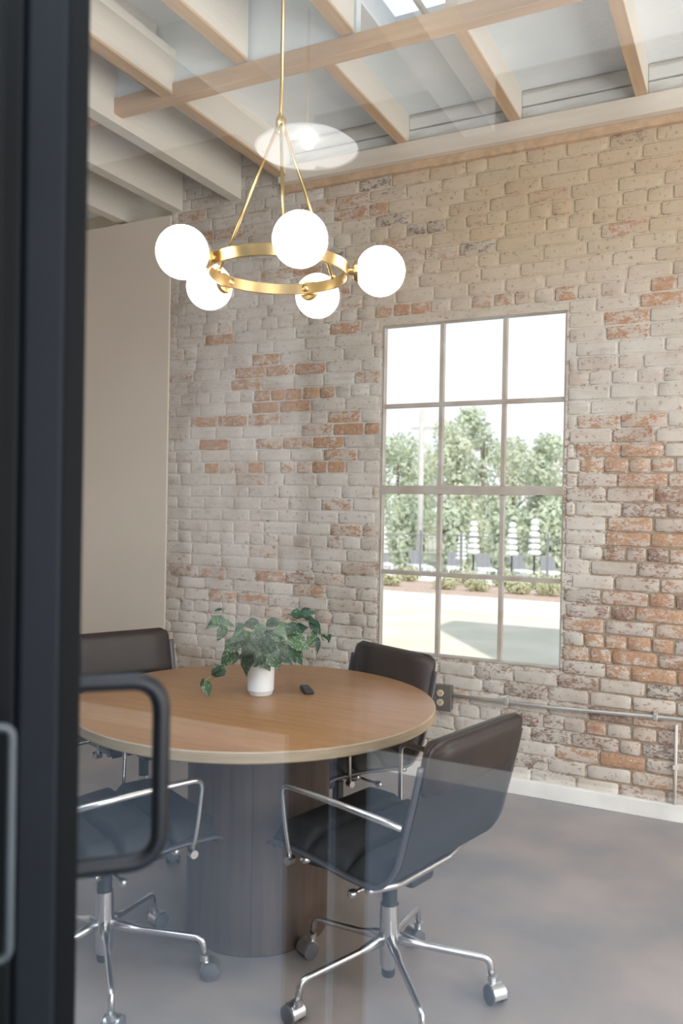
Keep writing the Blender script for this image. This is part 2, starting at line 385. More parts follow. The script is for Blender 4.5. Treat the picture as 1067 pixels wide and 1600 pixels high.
def brick_mesh(bm, lay, p, q, z0, z1, bare, wear, tone, warm_tint):
    nx = max(3, int(round((q-p)/.04))+1); nz = 3
    pro = .0010+.0055*bare+random.uniform(-.0003, .0007)*(1+2*bare)
    rows = []
    for k in range(nz+1):
        r = []
        for i in range(nx+1):
            ex = i in (0, nx); ez = k in (0, nz)
            fx = 0 if i == 0 else 1 if i == nx else (.006/(q-p) if i == 1 else 1-.006/(q-p) if i == nx-1 else (i-1)/(nx-2))
            fz = (0, .09, .91, 1)[k]
            xx = p+(q-p)*fx; zz = z0+(z1-z0)*fz; yy = WALL-pro
            if ex or ez: yy += .0002+.0032*bare
            xx += random.uniform(-.003, .003)*(1 if ex else .2); zz += random.uniform(-.0022, .0022)*(1 if ez else .3)
            if ex and ez: xx += (.006 if i == 0 else -.006); zz += (.003 if k == 0 else -.003)
            yy += random.uniform(-.0002, .0002)*(1+3*bare)
            r.append(bm.verts.new((xx, yy, zz)))
        rows.append(r)
    fs = []
    for k in range(nz):
        for i in range(nx): fs.append(bm.faces.new((rows[k][i], rows[k][i+1], rows[k+1][i+1], rows[k+1][i])))
    rim = rows[0]+[rows[k][nx] for k in range(1, nz+1)]+[rows[nz][i] for i in range(nx-1, -1, -1)]+[rows[k][0] for k in range(nz-1, 0, -1)]
    back = [bm.verts.new((v.co.x, WALL+.04, v.co.z)) for v in rim]
    for i in range(len(rim)):
        j = (i+1) % len(rim); fs.append(bm.faces.new((rim[j], rim[i], back[i], back[j])))
    for i, f in enumerate(fs):
        f.smooth = i < nx*nz
        for lp in f.loops: lp[lay] = (max(0, min(1, wear)), max(0, min(1, tone)), max(0, min(1, warm_tint)), 1)
# mortar bed as a fine sheet round the window, with solid wall behind
bm = bmesh.new(); lay = bm.loops.layers.float_color.new('wear')
xs = sorted({round(WE+i*.1, 4) for i in range(int((XR-WE)/.1)+1)} | {WX0, WX1, XR}); zs = sorted({round(i*.1, 4) for i in range(33)} | {WZ0, WZ1, BT+.02, 3.35, 3.489})
xs = [x for x in xs if x <= XR]; grid = {}
def gv(x, z):
    if (x, z) not in grid: grid[(x, z)] = bm.verts.new((x, WALL, z))
    return grid[(x, z)]
for xa, xb in zip(xs, xs[1:]):
    for za, zb in zip(zs, zs[1:]):
        xm, zm = (xa+xb)/2, (za+zb)/2
        if WX0 < xm < WX1 and WZ0 < zm < WZ1: continue
        f = bm.faces.new((gv(xa, za), gv(xb, za), gv(xb, zb), gv(xa, zb)))
        for lp in f.loops:
            bare, warm_tint = region(lp.vert.co.x, lp.vert.co.z)
            lp[lay] = (.39+.36*bare, .3, max(0, min(1, warm_tint)), 1)
for e, y0, y1 in ((0, .012, .045), (.22, .045, .25)):
    for a, b, c, d in ((WE-.03, WX0-e, 0, 4.0), (WX1+e, XR+.2, 0, 4.0), (WX0-e, WX1+e, 0, WZ0-e), (WX0-e, WX1+e, WZ1+e, 4.0)):
        for f in box(bm, a, b, WALL+y0, WALL+y1, c, d):
            for lp in f.loops: lp[lay] = (.40, .3, .1, 1)
wall_back = tag(obj('wall_back', bm, M['mortar']), kind='structure')
in_view = [b for b in bricks if b[1] < -.18 and not (b[2] < .55 and b[1] < -1.35)]
in_view.sort(key=lambda b: -(b[1]-b[0])*(b[3]-b[2])/((b[0]*.9)**2+16+(b[2]-1.4)**2))
solo = in_view[:296]; ids = {id(b) for b in solo}
for b in solo:
    bm = bmesh.new(); lay = bm.loops.layers.float_color.new('wear'); brick_mesh(bm, lay, *b); obj('brick', bm, M['brick'], wall_back)
bm = bmesh.new(); lay = bm.loops.layers.float_color.new('wear')
for b in bricks:
    if id(b) not in ids: brick_mesh(bm, lay, *b)
tag(obj('brick_rest', bm, M['brick'], wall_back), kind='stuff')

# other walls, baseboard
tag(bxo('wall_left', XL-.15, XL, YB, 4.6, 0, 4.0, M['drywall']), kind='structure')
tag(bxo('wall_right', XR, XR+.2, YB-.1, WALL+.25, 0, 4.0, M['drywall']), kind='structure')
tag(bxo('wall_lobby', XL, XR+.2, YB-.15, YB, 0, 4.0, M['lobby_wall']), kind='structure')
tag(bxo('wall_partition', XL, WE, WALL-.014, WALL+.25, 0, 3.2, M['drywall']), kind='structure')
tag(bxo('wall_rear', XL, WE-.03, WALL+.45, WALL+.6, 3.0, 4.0, M['drywall']), kind='structure')
tag(bxo('baseboard_back', WE, XR, WALL-.028, WALL, 0, .078, M['paint_white'], bev=.004), kind='structure')
tag(bxo('baseboard_lobby', XL, XR, YB, YB+.02, 0, .10, M['paint_white']), kind='structure')

# ceiling: far bay deck, ledger, planks, joists, girder, near bay and clerestory
bm = bmesh.new()
for a, b, c, d in ((XL, -1.49, 3.04, 4.7), (-.55, XR, 3.04, 4.7), (-1.49, -.55, 3.39, 4.7)): box(bm, a, b, c, d, 3.49, 3.62)
tag(obj('ceiling', bm, M['deck']), kind='structure')
tag(bxo('wall_sun_blocker', XL, XR, 2.9, 3.0, 3.76, 4.75, M['building']), kind='structure')  # unseen slab added on the roof to keep sun off the brick
tag(bxo('ceiling_near_bay', XL, XR, YB, 3.1, 3.62, 3.75, M['deck']), kind='structure')
def struct_trim(name, *a, **k): return tag(bxo(name, *a, **k), kind='structure')
struct_trim('trim_ledger', -2.46, XR, WALL-.075, WALL+.01, 3.245, 3.335, M['ledger'], bev=.003)
struct_trim('trim_moulding', -2.46, XR, WALL-.03, WALL+.01, 3.205, 3.245, M['tan_wood'], bev=.003)
JX = [(-3.68, .07, 3.22), (-3.22, .07, 3.215), (-2.79, .07, 3.222), (-2.44, .06, 3.28), (-1.70, .05, 3.335), (-1.10, .05, 3.335), (-.51, .05, 3.335), (.09, .05, 3.335), (.69, .05, 3.335), (1.29, .05, 3.335), (1.89, .05, 3.335)]
def joist(x, wd, zb, y0, y1, zt, label, group, bottom='tan_wood'):
    t = thing('ceiling_joist', (x, (y0+y1)/2, zb), 0, label, 'joist', group)
    h = (y1-y0)/2
    bxo('beam_body', -wd/2, wd/2, -h, h, .012, zt-zb, M['joist_paint'], t)
    bxo('bottom_strip', -wd/2-.001, wd/2+.001, -h, h, 0, .0125, M[bottom], t)
    return t
JL = ['far left ceiling joist just above the beige wall', 'deep pale ceiling joist, second from the left, ending above the beige wall edge', 'deep pale joist ending on brick left of the chandelier rods',
      'ceiling joist whose end meets the ledger behind the brass stem', 'slim joist ending on the ledger above the window left edge', 'slim joist ending on the ledger above the window right edge', 'rightmost visible slim joist near the top right corner']
for i, (x, wd, zb) in enumerate(JX):
    if i > 6: continue
    joist(x, wd, zb, 3.045 if i > 3 else 1.3, WALL-.005 if i > 0 else WALL+.44, 3.49, JL[i], 'far bay ceiling joists', 'joist_paint' if i < 3 else 'tan_wood')
NJ = [(-2.53, 'near bay joist over the beige wall side, above the tan girder'), (-2.03, 'near bay joist left of the pendant stem, above the tan girder'), (-1.52, 'near bay joist beside the clerestory panes, above the tan girder'), (-.55, 'near bay joist right of the clerestory panes, above the tan girder')]
for x, lb in NJ:
    joist(x, .06 if x > -2.5 else .05, 3.336, 1.05, 2.978, 3.62, lb, 'near bay ceiling joists')
for x, lb in ((-1.30, 'wide painted lobby joist mirrored in the glass right of the pendant lamp'), (-2.35, 'wide painted lobby joist mirrored in the glass left of the pendant lamp')):
    joist(x, .16, 3.33, YB+.005, .95, 3.62, lb, 'lobby ceiling joists', 'joist_paint')
# planks between the joists above the ledger
for i in range(3, 7):
    xa = JX[i][0]+JX[i][1]/2; xb = (JX[i+1][0]-JX[i+1][1]/2)
    t = thing('rim_board', ((xa+xb)/2, WALL-.02, 3.335), 0, ['stained white rim boards between the brass stem joist and its right neighbour', 'stained white rim boards above the window', 'stained white rim boards right of the window head', 'stained white rim boards in the top right corner'][i-3], 'board', 'rim boards between the joists')
    hw = (xb-xa)/2-.001
    bxo('plank', -hw, hw, -.012, .012, .001, .073, M['plank'], t, bev=.002); bxo('plank', -hw, hw, -.02, .012, .078, .153, M['plank'], t, bev=.002)
gd = thing('girder', (0, 3.01, 3.262), 0, 'long tan timber girder crossing under the joists near the top', 'beam')
bxo('beam_body', XL+.01, XR-.01, -.03, .03, 0, .072, M['girder_wood'], gd, bev=.003)
# clerestory strip over the girder
struct_trim('wall_clerestory', XL, -1.49, 3.0, 3.04, 3.336, 3.75, M['deck'])
ws = bpy.data.objects.new('window_2', None); C.objects.link(ws); ws.location = (-1.02, 3.215, 3.50); tag(ws, kind='structure')
bxo('frame', -.468, .468, .160, .174, -.008, .03, M['paint_white'], ws)
for k in (-1, 0, 1): bxo('muntin', -.02+.247*k-.007, -.02+.247*k+.007, -.17, .16, -.008, .02, M['window_paint'], ws)
bxo('pane', -.468, .468, -.17, .16, .002, .008, M['wpane'], ws)
struct_trim('wall_clerestory_end', -.55, XR, 3.0, 3.04, 3.336, 3.75, M['deck'])

# the window in the brick wall
win = bpy.data.objects.new('window_1', None); C.objects.link(win); win.location = ((WX0+WX1)/2, WALL+.02, WZ0); tag(win, kind='structure')
W2, WH = (WX1-WX0)/2, WZ1-WZ0; ZM0, ZM1 = 1.490-WZ0, 1.535-WZ0
def bar(name, x0, x1, z0, z1, y0=-.018, y1=.022, par=win): return bxo(name, x0, x1, y0, y1, z0, z1, M['window_paint'], par, bev=.002)
fr = bar('window_frame', -W2, -W2+.008, 0, WH); bm = bmesh.new()
for a in ((W2-.008, W2, 0, WH), (-W2, W2, WH-.006, WH), (-W2, W2, 0, .012)): bar('window_frame', *a)
bar('meeting_rail', -W2, W2, ZM0, ZM1, -.024, .022)
x1, x2 = -1.487-(WX0+WX1)/2, -1.151-(WX0+WX1)/2
for (za, zb, zm) in ((ZM1, WH-.006, 1.963-WZ0), (.012, ZM0, 1.068-WZ0)):
    for xx in (x1, x2): bar('muntin', xx-.011, xx+.011, za, zb, -.012, .016)
    bar('muntin', -W2, W2, zm-.011, zm+.011, -.0125, .0165)
    for xa, xb in ((-W2+.008, x1-.011), (x1+.011, x2-.011), (x2+.011, W2-.008)):
        for p, q in ((za, zm-.011), (zm+.011, zb)): bxo('pane', xa, xb, .001, .005, p, q, M['wpane'], win)

# ------------------------------------------------------------------ glass partition and the open door
gp = tag(bxo('glass_partition', XL, XR, GLASS-.004, GLASS+.004, .05, 3.335, M['pane']), 'large clear glass partition in front of the meeting room', 'glass')
bxo('bottom_rail', XL, XR, GLASS-.025, GLASS+.025, 0, .05, M['door_black'], gp)
bxo('top_rail', XL, XR, GLASS-.025, GLASS+.025, 3.336, 3.6, M['door_black'], gp)
gp.location = (0, 0, 0)
# door leaf: seen on its narrow edge, standing open beside the camera
def place(o, px, dep, ang=0.):
    p = atD(px, 770, dep); o.location = (p.x, p.y, 0); o.rotation_euler = (0, 0, math.atan2(ray(px, 770).y, ray(px, 770).x)+ang)
DR = thing('glass_door', (0, 0, 0), 0, 'open black framed door seen on edge at the left, with a pull handle', 'door')
place(DR, 134, .92)             # local +x points away from the camera, local -y to the right, +y to the left
bxo('door_stile', .0, .045, .003, .026, .01, 2.02, M['door_black'], DR, bev=.002)
bxo('edge_strip', -.004, .045, .024, .070, .01, 2.02, M['door_face'], DR, bev=.006)
bxo('door_stile', -.010, .045, .071, .15, .01, 2.02, M['door_black'], DR, bev=.004)
bxo('door_glass', .045, .26, .045, .051, .10, 1.95, M['wpane'], DR)
bxo('bottom_rail', .045, .26, .030, .066, .01, .10, M['door_black'], DR); bxo('top_rail', .045, .26, .030, .066, 1.95, 2.02, M['door_black'], DR)
hz0, hz1 = atD(200, 1386, .9).z, atD(200, 1082, .9).z
bm = bmesh.new(); tube(bm, round_path([(.02, .012, hz1), (.02, -.089, hz1), (.02, -.089, hz0), (.02, .012, hz0)], .038, 8), .0105, 16)
obj('pull_handle', bm, M['black_metal'], DR, smooth=True, angle=60)
DB = thing('door_leaf', (0, 0, 0), 0, 'nearest black door edge at the left border with a grey pull handle', 'door')
place(DB, 4, .80)
bxo('door_stile', .0, .05, .003, .08, .01, 2.02, M['door_black'], DB, bev=.003)
hz0, hz1 = atD(20, 1530, .8).z, atD(20, 1150, .8).z
bm = bmesh.new(); tube(bm, round_path([(.03, .012, hz1), (.03, -.012, hz1), (.03, -.012, hz0), (.03, .012, hz0)], .012, 6), .0048, 12)
obj('pull_handle', bm, mat('grey_blue_handle', (.04, .05, .056), .5), DB, smooth=True, angle=60)

# ------------------------------------------------------------------ table
TC = (-1.55, 2.425)
tb = thing('round_table', (*TC, 0), 0, 'round light oak meeting table on a dark drum pedestal', 'table')
bm = bmesh.new(); lathe(bm, [(0, .742), (.618, .742), (.622, .7405)], 96); obj('table_top', bm, M['oak'], tb, smooth=True, angle=30)
bm = bmesh.new(); lathe(bm, [(.622, .7405), (.625, .737), (.625, .710), (.621, .706), (.25, .706), (0, .706)], 96); obj('edge_band', bm, M['oak_edge'], tb, smooth=True, angle=30)
bm = bmesh.new(); lathe(bm, [(.0, .0), (.236, .0), (.240, .004), (.240, .700), (.22, .7055), (0, .7055)], 64, (.05, -.05, 0)); obj('pedestal', bm, M['walnut'], tb, smooth=True, angle=30)
for a in (-62, 60, 180):
    bm = bmesh.new(); box(bm, .2395, .2408, -.0012, .0012, .004, .70); bmesh.ops.rotate(bm, cent=(0, 0, 0), matrix=Matrix.Rotation(math.radians(a), 3, 'Z'), verts=bm.verts)
    bmesh.ops.translate(bm, vec=(.05, -.05, 0), verts=bm.verts); obj('seam', bm, M['slot'], tb)

# ------------------------------------------------------------------ office chairs (local: faces +Y)
PROF = curve_pts([(0, .245, .432), (0, .235, .452), (0, .10, .452), (0, -.06, .436), (0, -.15, .440), (0, -.205, .50), (0, -.235, .60), (0, -.265, .72), (0, -.290, .835)], 8)
def plen(P):
    s = [0.]
    for a, b in zip(P, P[1:]): s.append(s[-1]+(b-a).length)
    return s
PS = plen(PROF)
def prof_at(s):
    s = max(0, min(PS[-1], s))
    for i in range(1, len(PS)):
        if s <= PS[i]:
            t = (s-PS[i-1])/max(1e-9, PS[i]-PS[i-1]); p = PROF[i-1].lerp(PROF[i], t); d = (PROF[i]-PROF[i-1]).normalized(); break
    return p, Vector((0, -d.z, d.y))*-1
def pad(bm, s0, s1, wd, th, base=0., ns=12, nx=10, rnd=.025):
    """upholstered pad lying on the profile between s0 and s1, cushion thickness th"""
    top = []; bot = []
    for i in range(ns+1):
        u = i/ns; s = s0+(s1-s0)*u; p, nrm = prof_at(s); rt = []; rb = []
        eu = min(u, 1-u)*(s1-s0)
        for k in range(nx+1):
            v = k/nx; x = (v-.5)*wd; ev = min(v, 1-v)*wd
            e = min(1, eu/rnd)*min(1, ev/rnd) if rnd else 1
            e = math.sqrt(max(0, 1-(1-min(1, eu/rnd))**2))*math.sqrt(max(0, 1-(1-min(1, ev/rnd))**2))
            cr = 0
            if rnd >= .03 and eu < .04: x *= 1-2*(.04-math.sqrt(max(0, .0016-(.04-eu)**2)))/wd
            rt.append(bm.verts.new(p+nrm*(base+th*e)+Vector((x, 0, 0))))
            rb.append(bm.verts.new(p+nrm*(base-.006)+Vector((x, 0, 0))))
        top.append(rt); bot.append(rb)
    for i in range(ns):
        for k in range(nx):
            bm.faces.new((top[i][k], top[i][k+1], top[i+1][k+1], top[i+1][k])); bm.faces.new((bot[i][k], bot[i+1][k], bot[i+1][k+1], bot[i][k+1]))
    for i in range(ns):
        bm.faces.new((top[i][0], top[i+1][0], bot[i+1][0], bot[i][0])); bm.faces.new((top[i][nx], bot[i][nx], bot[i+1][nx], top[i+1][nx]))
    for k in range(nx):
        bm.faces.new((top[0][k], bot[0][k], bot[0][k+1], top[0][k+1])); bm.faces.new((top[ns][k], top[ns][k+1], bot[ns][k+1], bot[ns][k]))
    bmesh.ops.recalc_face_normals(bm, faces=bm.faces)
HW = .255
def make_chair(label, leg_rot):
    t = thing('office_chair', (0, 0, 0), 0, label, 'chair', 'office chairs round the table')
    S = PS[-1]
    bm = bmesh.new(); pad(bm, .0, S-.03, 2*HW-.03, .010, 0, 44, 8, .01); obj('sling', bm, M['fabric'], t, smooth=True, angle=50)
    for a, b in ((.012, .155), (.158, .30), (.303, .42)):
        bm = bmesh.new(); pad(bm, a, b, 2*HW-.03, .042, .006); obj('seat_pad', bm, M['fabric'], t, smooth=True)
    for a, b in ((.45, .625), (.63, S+.0)):
        bm = bmesh.new(); pad(bm, a, b, 2*HW-.03, .034, .004, rnd=.03)
        o = obj('back_pad', bm, M['leather'], t, smooth=True)
    bm = bmesh.new(); pad(bm, S-.15, S, 2*HW-.03, -.030, -.002, rnd=.03); obj('head_roll', bm, M['leather'], t, smooth=True)
    for sx in (-1, 1):
        bm = bmesh.new(); tube(bm, [p+Vector((sx*(HW-.004), 0, 0)) for p in PROF[4:-4]], .0125, 8, flat=.5); obj('side_rail', bm, M['rail'], t, smooth=True)
        X = sx*(HW+.012)
        arm = round_path([(X-.010*sx, .155, .425), (X, .165, .50), (X+.012*sx, .175, .640), (X+.006*sx, -.02, .632), (X-.004*sx, -.232, .618)], .035, 6)
        bm = bmesh.new(); tube(bm, arm, [.0075 if i < len(arm)*.5 else .0092 for i in range(len(arm))], 10); ar = obj('armrest', bm, M['alu'], t, smooth=True)
        bm = bmesh.new(); lathe(bm, [(0, -.012), (.012, -.012), (.012, .012), (0, .012)], 12, (X-.006*sx, .155, .425), 'X'); obj('bolt', bm, M['alu'], ar)
    for yy, zz in ((.11, .418), (-.12, .405)):
        bm = bmesh.new(); tube(bm, [(-HW, yy, zz+.02), (-.12, yy, zz-.01), (.12, yy, zz-.01), (HW, yy, zz+.02)], .011, 8); obj('spreader', bm, M['alu_satin'], t, smooth=True)
    bm = bmesh.new(); box(bm, -.055, .055, -.12, .13, .355, .395, .012); obj('tilt_mechanism', bm, M['plastic'], t)
    for sx in (-1, 1):
        bm = bmesh.new(); tube(bm, [(sx*.05, .02, .38), (sx*.16, .07, .395), (sx*.235, .10, .43)], .010, 8); obj('support_strut', bm, M['plastic'], t, smooth=True)
    bm = bmesh.new(); lathe(bm, [(0, .10), (.026, .10), (.026, .185), (.024, .19), (0, .19)], 20, (-.08, .0, .372), 'Y')
    kn = obj('tension_knob', bm, M['plastic'], t, smooth=True, angle=40)
    bm = bmesh.new(); lathe(bm, [(0, .186), (.022, .186), (.022, .194), (0, .194)], 20, (-.08, 0, .372), 'Y'); obj('knob_cap', bm, M['alu_satin'], kn)
    for sx in (-1, 1):
        bm = bmesh.new(); tube(bm, [(sx*.03, -.02, .372), (sx*.14, -.03, .368), (sx*.20, -.03, .372)], .0055, 8); lathe(bm, [(0, -.006), (.010, -.004), (.013, .01), (.008, .02), (0, .022)] if sx > 0 else [(0, .006), (.010, .004), (.013, -.01), (.008, -.02), (0, -.022)], 12, (sx*.20, -.03, .372), 'X'); obj('lever', bm, M['alu_satin'], t, smooth=True)
    bm = bmesh.new(); lathe(bm, [(0, .26), (.022, .26), (.022, .335), (.017, .337), (.017, .36), (0, .36)], 20); obj('gas_column', bm, M['plastic'], t, smooth=True, angle=40)
    bm = bmesh.new(); lathe(bm, [(0, .075), (.020, .075), (.0245, .085), (.029, .16), (.027, .262), (0, .262)], 24); hb = obj('column_sleeve', bm, M['alu'], t, smooth=True, angle=40)
    bm = bmesh.new(); lathe(bm, [(0, .052), (.018, .052), (.020, .056), (.020, .076), (0, .076)], 20); obj('hub_cap', bm, M['plastic'], hb, smooth=True, angle=40)
    for k in range(5):
        a = leg_rot+2*PI*k/5; R = Matrix.Rotation(a, 3, 'Z')
        pts = [R @ Vector(p) for p in round_path([(.015, 0, .165), (.10, 0, .145), (.292, 0, .118), (.300, 0, .066)], .022, 5)]
        bm = bmesh.new(); rs = [.020 if i == 0 else (.015-.0045*min(1, i/4)) for i in range(len(pts))]; tube(bm, pts, rs, 10, flat=.85)
        obj('base_leg', bm, M['alu'], t, smooth=True)
        sw = random.uniform(0, 2*PI); c = R @ Vector((.300, 0, 0)); Q = Matrix.Rotation(sw, 3, 'Z'); off = Q @ Vector((.018, 0, 0))
        bm = bmesh.new(); lathe(bm, [(0, .052), (.013, .052), (.013, .068), (0, .068)], 14, c)
        # hood: half shell over both wheels
        for yy0, yy1 in ((-.021, .021),):
            va = []
            for yy in (yy0, yy1):
                va.append([bm.verts.new(c+off+Q @ Vector((.0285*math.cos(th), yy, .027+.0285*math.sin(th)))) for th in [math.radians(-10+20*i) for i in range(11)]])
            for i in range(10): bm.faces.new((va[0][i], va[0][i+1], va[1][i+1], va[1][i]))
            bm.faces.new(va[0]); bm.faces.new(list(reversed(va[1])))
        cs = obj('caster', bm, M['alu_satin'], t, smooth=True, angle=40)
        for yy in (-.014, .014):
            bm = bmesh.new(); lathe(bm, [(0, -.0085), (.020, -.0085), (.0265, -.006), (.0265, .006), (.020, .0085), (0, .0085)], 20, (0, 0, 0), 'Y')
            for v in bm.verts: v.co = c+off+Q @ (v.co+Vector((0, yy*1.35, .0265)))
            obj('wheel', bm, M['rubber'], cs, smooth=True, angle=40)
    return t
def set_chair(t, x, y, fx, fy):
    t.location = (x, y, 0); t.rotation_euler = (0, 0, math.atan2(fy, fx)-PI/2)
def local_rot(fx, fy, wx, wy):   # world direction of one leg -> angle in the chair's own frame
    return math.atan2(wy, wx)-(math.atan2(fy, fx)-PI/2)
A_leg = atZ(655, 1470, 0)-Vector((-.935, 2.202, 0))
A = make_chair('black office chair in front of the pedestal at right, seen from behind', local_rot(-.97, .24, A_leg.x, A_leg.y)); set_chair(A, -.935, 2.202, -.97, .24)
B_leg = atZ(318, 1527, 0)-Vector((-1.714, 1.865, 0))
B = make_chair('black office chair at lower left, behind the black door handle', local_rot(.44, .9, B_leg.x, B_leg.y)); set_chair(B, -1.714, 1.865, .44, .9)
Cc = make_chair('dark padded office chair beyond the table at left, by the beige wall', .3); set_chair(Cc, -2.31, 2.74, .9, -.43)
Dd = make_chair('dark office chair beyond the table, in front of the window', .62); set_chair(Dd, -1.455, 2.885, -.41, -.91)

# ------------------------------------------------------------------ things on the table
TZ = .742
pp = atZ(407, 1084, TZ); PX, PY = pp.x, pp.y
pl = thing('potted_plant', (PX, PY, TZ), 0, 'trailing silver-leaved plant in a small white pot on the round table', 'plant')
bm = bmesh.new(); lathe(bm, [(0, 0), (.040, 0), (.043, .004), (.044, .012), (.0475, .016), (.049, .106), (.047, .108), (.0455, .104), (.0445, .092), (0, .092)], 40)
pot = obj('pot', bm, M['ceramic'], pl, smooth=True, angle=35)
bm = bmesh.new(); lathe(bm, [(.0445, .093), (.02, .098), (0, .099)], 24); obj('soil', bm, M['soil'], pl, smooth=True)
def leaf_mesh(L, W, fold, curl):
    bm = bmesh.new(); n = 6; mid = []; lf = []; rt = []
    wid = [.0, .62, 1., .92, .62, .28, 0]
    for i in range(n+1):
        u = i/n; y = L*u; z = -curl*L*u*u
        mid.append(bm.verts.new((0, y, z)))
        if 0 < i < n:
            ww = W*.5*wid[i]; yo = -L*.10 if i == 1 else 0
            for side, arr in ((-1, lf), (1, rt)): arr.append(bm.verts.new((side*ww, y+yo, z+fold*ww)))
    for arr, s in ((lf, 1), (rt, 0)):
        ch = [mid[0]]+arr+[mid[-1]]
        for i in range(n):
            q = [mid[i], mid[i+1], ch[i+1], ch[i]]; q = [v for k, v in enumerate(q) if v not in q[:k]]
            if len(q) > 2: bm.faces.new(q if s else q[::-1])
    return bm
DEP = (Vector((PX, PY, TZ))-Vector((0, 0, EYE))).dot(fwd)
def lp(px, py, dd=0.): return atD(px, py, DEP+dd)-Vector((PX, PY, TZ))
view = (Vector((0, 0, EYE))-Vector((PX, PY, TZ+.15))).normalized()
def add_leaf(base, tip_dir, L, W, k, nrm=None):
    """leaf from base along tip_dir, upper face turned towards nrm"""
    y = Vector(tip_dir).normalized(); z = Vector(nrm or (0, 0, 1)); z = (z-y*z.dot(y))
    if z.length < .05: z = view-y*view.dot(y)
    z.normalize(); x = y.cross(z)
    o = obj('leaf', leaf_mesh(L, W, random.uniform(.15, .45), random.uniform(.05, .35)), M['leaf'][k], pl, smooth=True)
    o.matrix_local = Matrix(((x.x, y.x, z.x, base.x), (x.y, y.y, z.y, base.y), (x.z, y.z, z.z, base.z), (0, 0, 0, 1)))
    return o
# trailing stems: pixel paths read off the plant, at its real depth
vines = [([(402, 1030), (385, 1018), (362, 1035), (340, 1055), (322, 1062), (316, 1078)], [-.0, -.02, -.04, -.05, -.05, -.05]),
         ([(400, 1030), (380, 990), (355, 985), (338, 975), (330, 960)], [0, 0, .02, .03, .03]),
         ([(410, 1030), (440, 985), (470, 965), (492, 975), (505, 1000)], [0, .02, .03, .03, .03]),
         ([(412, 1032), (450, 1010), (478, 1005), (500, 992), (515, 990)], [0, .0, .0, .01, .01]),
         ([(408, 1030), (412, 1000), (420, 975), (440, 965)], [0, .03, .05, .05]),
         ([(400, 1032), (385, 1000), (378, 985), (362, 1000)], [0, -.04, -.07, -.07]),
         ([(412, 1032), (430, 1010), (445, 1000), (462, 1010)], [0, -.05, -.07, -.08])]
vp = []
for P, dd in vines:
    pts = curve_pts([lp(x, y, d) for (x, y), d in zip(P, dd)], 6)
    bm = bmesh.new(); tube(bm, pts, .0018, 6); obj('stem', bm, M['stem'], pl, smooth=True); vp.append(pts)
# hand-placed leaves: base pixel, tip pixel, depth, size in px, material
LV = [(322, 1064, 325, 1086, -.05, 20, 2), (330, 1052, 346, 1047, -.05, 16, 1), (352, 1044, 338, 1056, -.05, 18, 1), (318, 1060, 313, 1078, -.05, 8, 1), (345, 1040, 330, 1050, -.05, 14, 1),
      (332, 962, 345, 978, .03, 15, 2), (350, 965, 322, 978, .03, 22, 0), (352, 978, 340, 1000, .02, 20, 0), (335, 955, 348, 950, .03, 10, 1), (345, 972, 363, 976, .02, 15, 2),
      (470, 962, 452, 958, .03, 22, 1), (468, 960, 490, 955, .03, 22, 1), (485, 968, 500, 990, .03, 20, 1), (492, 985, 484, 1008, .03, 15, 2), (500, 990, 515, 1000, .02, 10, 1), (515, 990, 513, 1003, .02, 8, 1), (495, 995, 497, 1018, .03, 12, 1), (476, 965, 494, 972, .02, 16, 1),
      (405, 975, 382, 975, .03, 26, 1), (415, 975, 440, 972, .04, 22, 1), (430, 985, 460, 985, .02, 30, 2), (395, 990, 372, 1010, -.03, 28, 2), (385, 985, 360, 1003, -.03, 26, 0), (378, 1000, 350, 1020, -.03, 28, 0), (370, 1015, 346, 1040, -.03, 30, 0),
      (395, 1010, 383, 1042, -.06, 34, 0), (402, 1015, 420, 1044, -.07, 38, 0), (420, 1012, 436, 1042, -.07, 40, 0), (388, 1022, 380, 1052, -.06, 26, 1), (440, 1005, 462, 1030, -.05, 36, 1), (450, 995, 482, 1012, -.02, 34, 2), (455, 1010, 470, 1036, -.02, 26, 0),
      (410, 990, 430, 1005, -.06, 34, 1), (400, 985, 405, 1010, -.07, 34, 1), (425, 985, 448, 1000, -.05, 34, 2), (390, 998, 405, 1020, -.08, 30, 1), (435, 990, 425, 1018, -.06, 30, 1), (415, 980, 395, 990, -.02, 30, 2), (445, 980, 470, 990, .0, 30, 1), (380, 975, 368, 985, .02, 18, 1),
      (365, 1000, 352, 1012, -.01, 24, 0), (462, 985, 478, 980, .03, 24, 1), (440, 1020, 455, 1035, -.07, 26, 1), (410, 1020, 400, 1040, -.09, 24, 1), (428, 1000, 410, 1020, -.09, 34, 1), (398, 1003, 378, 1022, -.07, 30, 1)]
for bx, by, tx, ty, dd, sz, k in LV:
    b = lp(bx, by, dd); t = lp(tx, ty, dd-.015)
    L = max((t-b).length, .02)*1.15; W = min(sz*.86*DEP/FPX, L*.9)
    add_leaf(b, t-b, L, W, k, view*.8+Vector((random.uniform(-.5, .5), random.uniform(-.5, .5), random.uniform(.1, .9))))
for i in range(26):   # inner leaves filling the crown above the pot
    a = random.uniform(0, 2*PI); rr = random.uniform(.01, .06); b = Vector((rr*math.cos(a), rr*math.sin(a), random.uniform(.11, .19)))
    add_leaf(b, Vector((math.cos(a), math.sin(a), random.uniform(-.5, .3))), random.uniform(.036, .055), random.uniform(.026, .040), random.choice([0, 1, 1, 2]), Vector((math.cos(a)*.6, math.sin(a)*.6, .8)))
r0, r1 = atZ(474, 1074, TZ), atZ(485, 1087, TZ); rc = (r0+r1)/2; ra = math.atan2((r1-r0).y, (r1-r0).x)
rm = thing('remote_control', (rc.x, rc.y, TZ), ra, 'small black remote control on the table right of the pot', 'remote')
bxo('body', -.052, .052, -.017, .017, 0, .014, M['plastic'], rm, bev=.004)
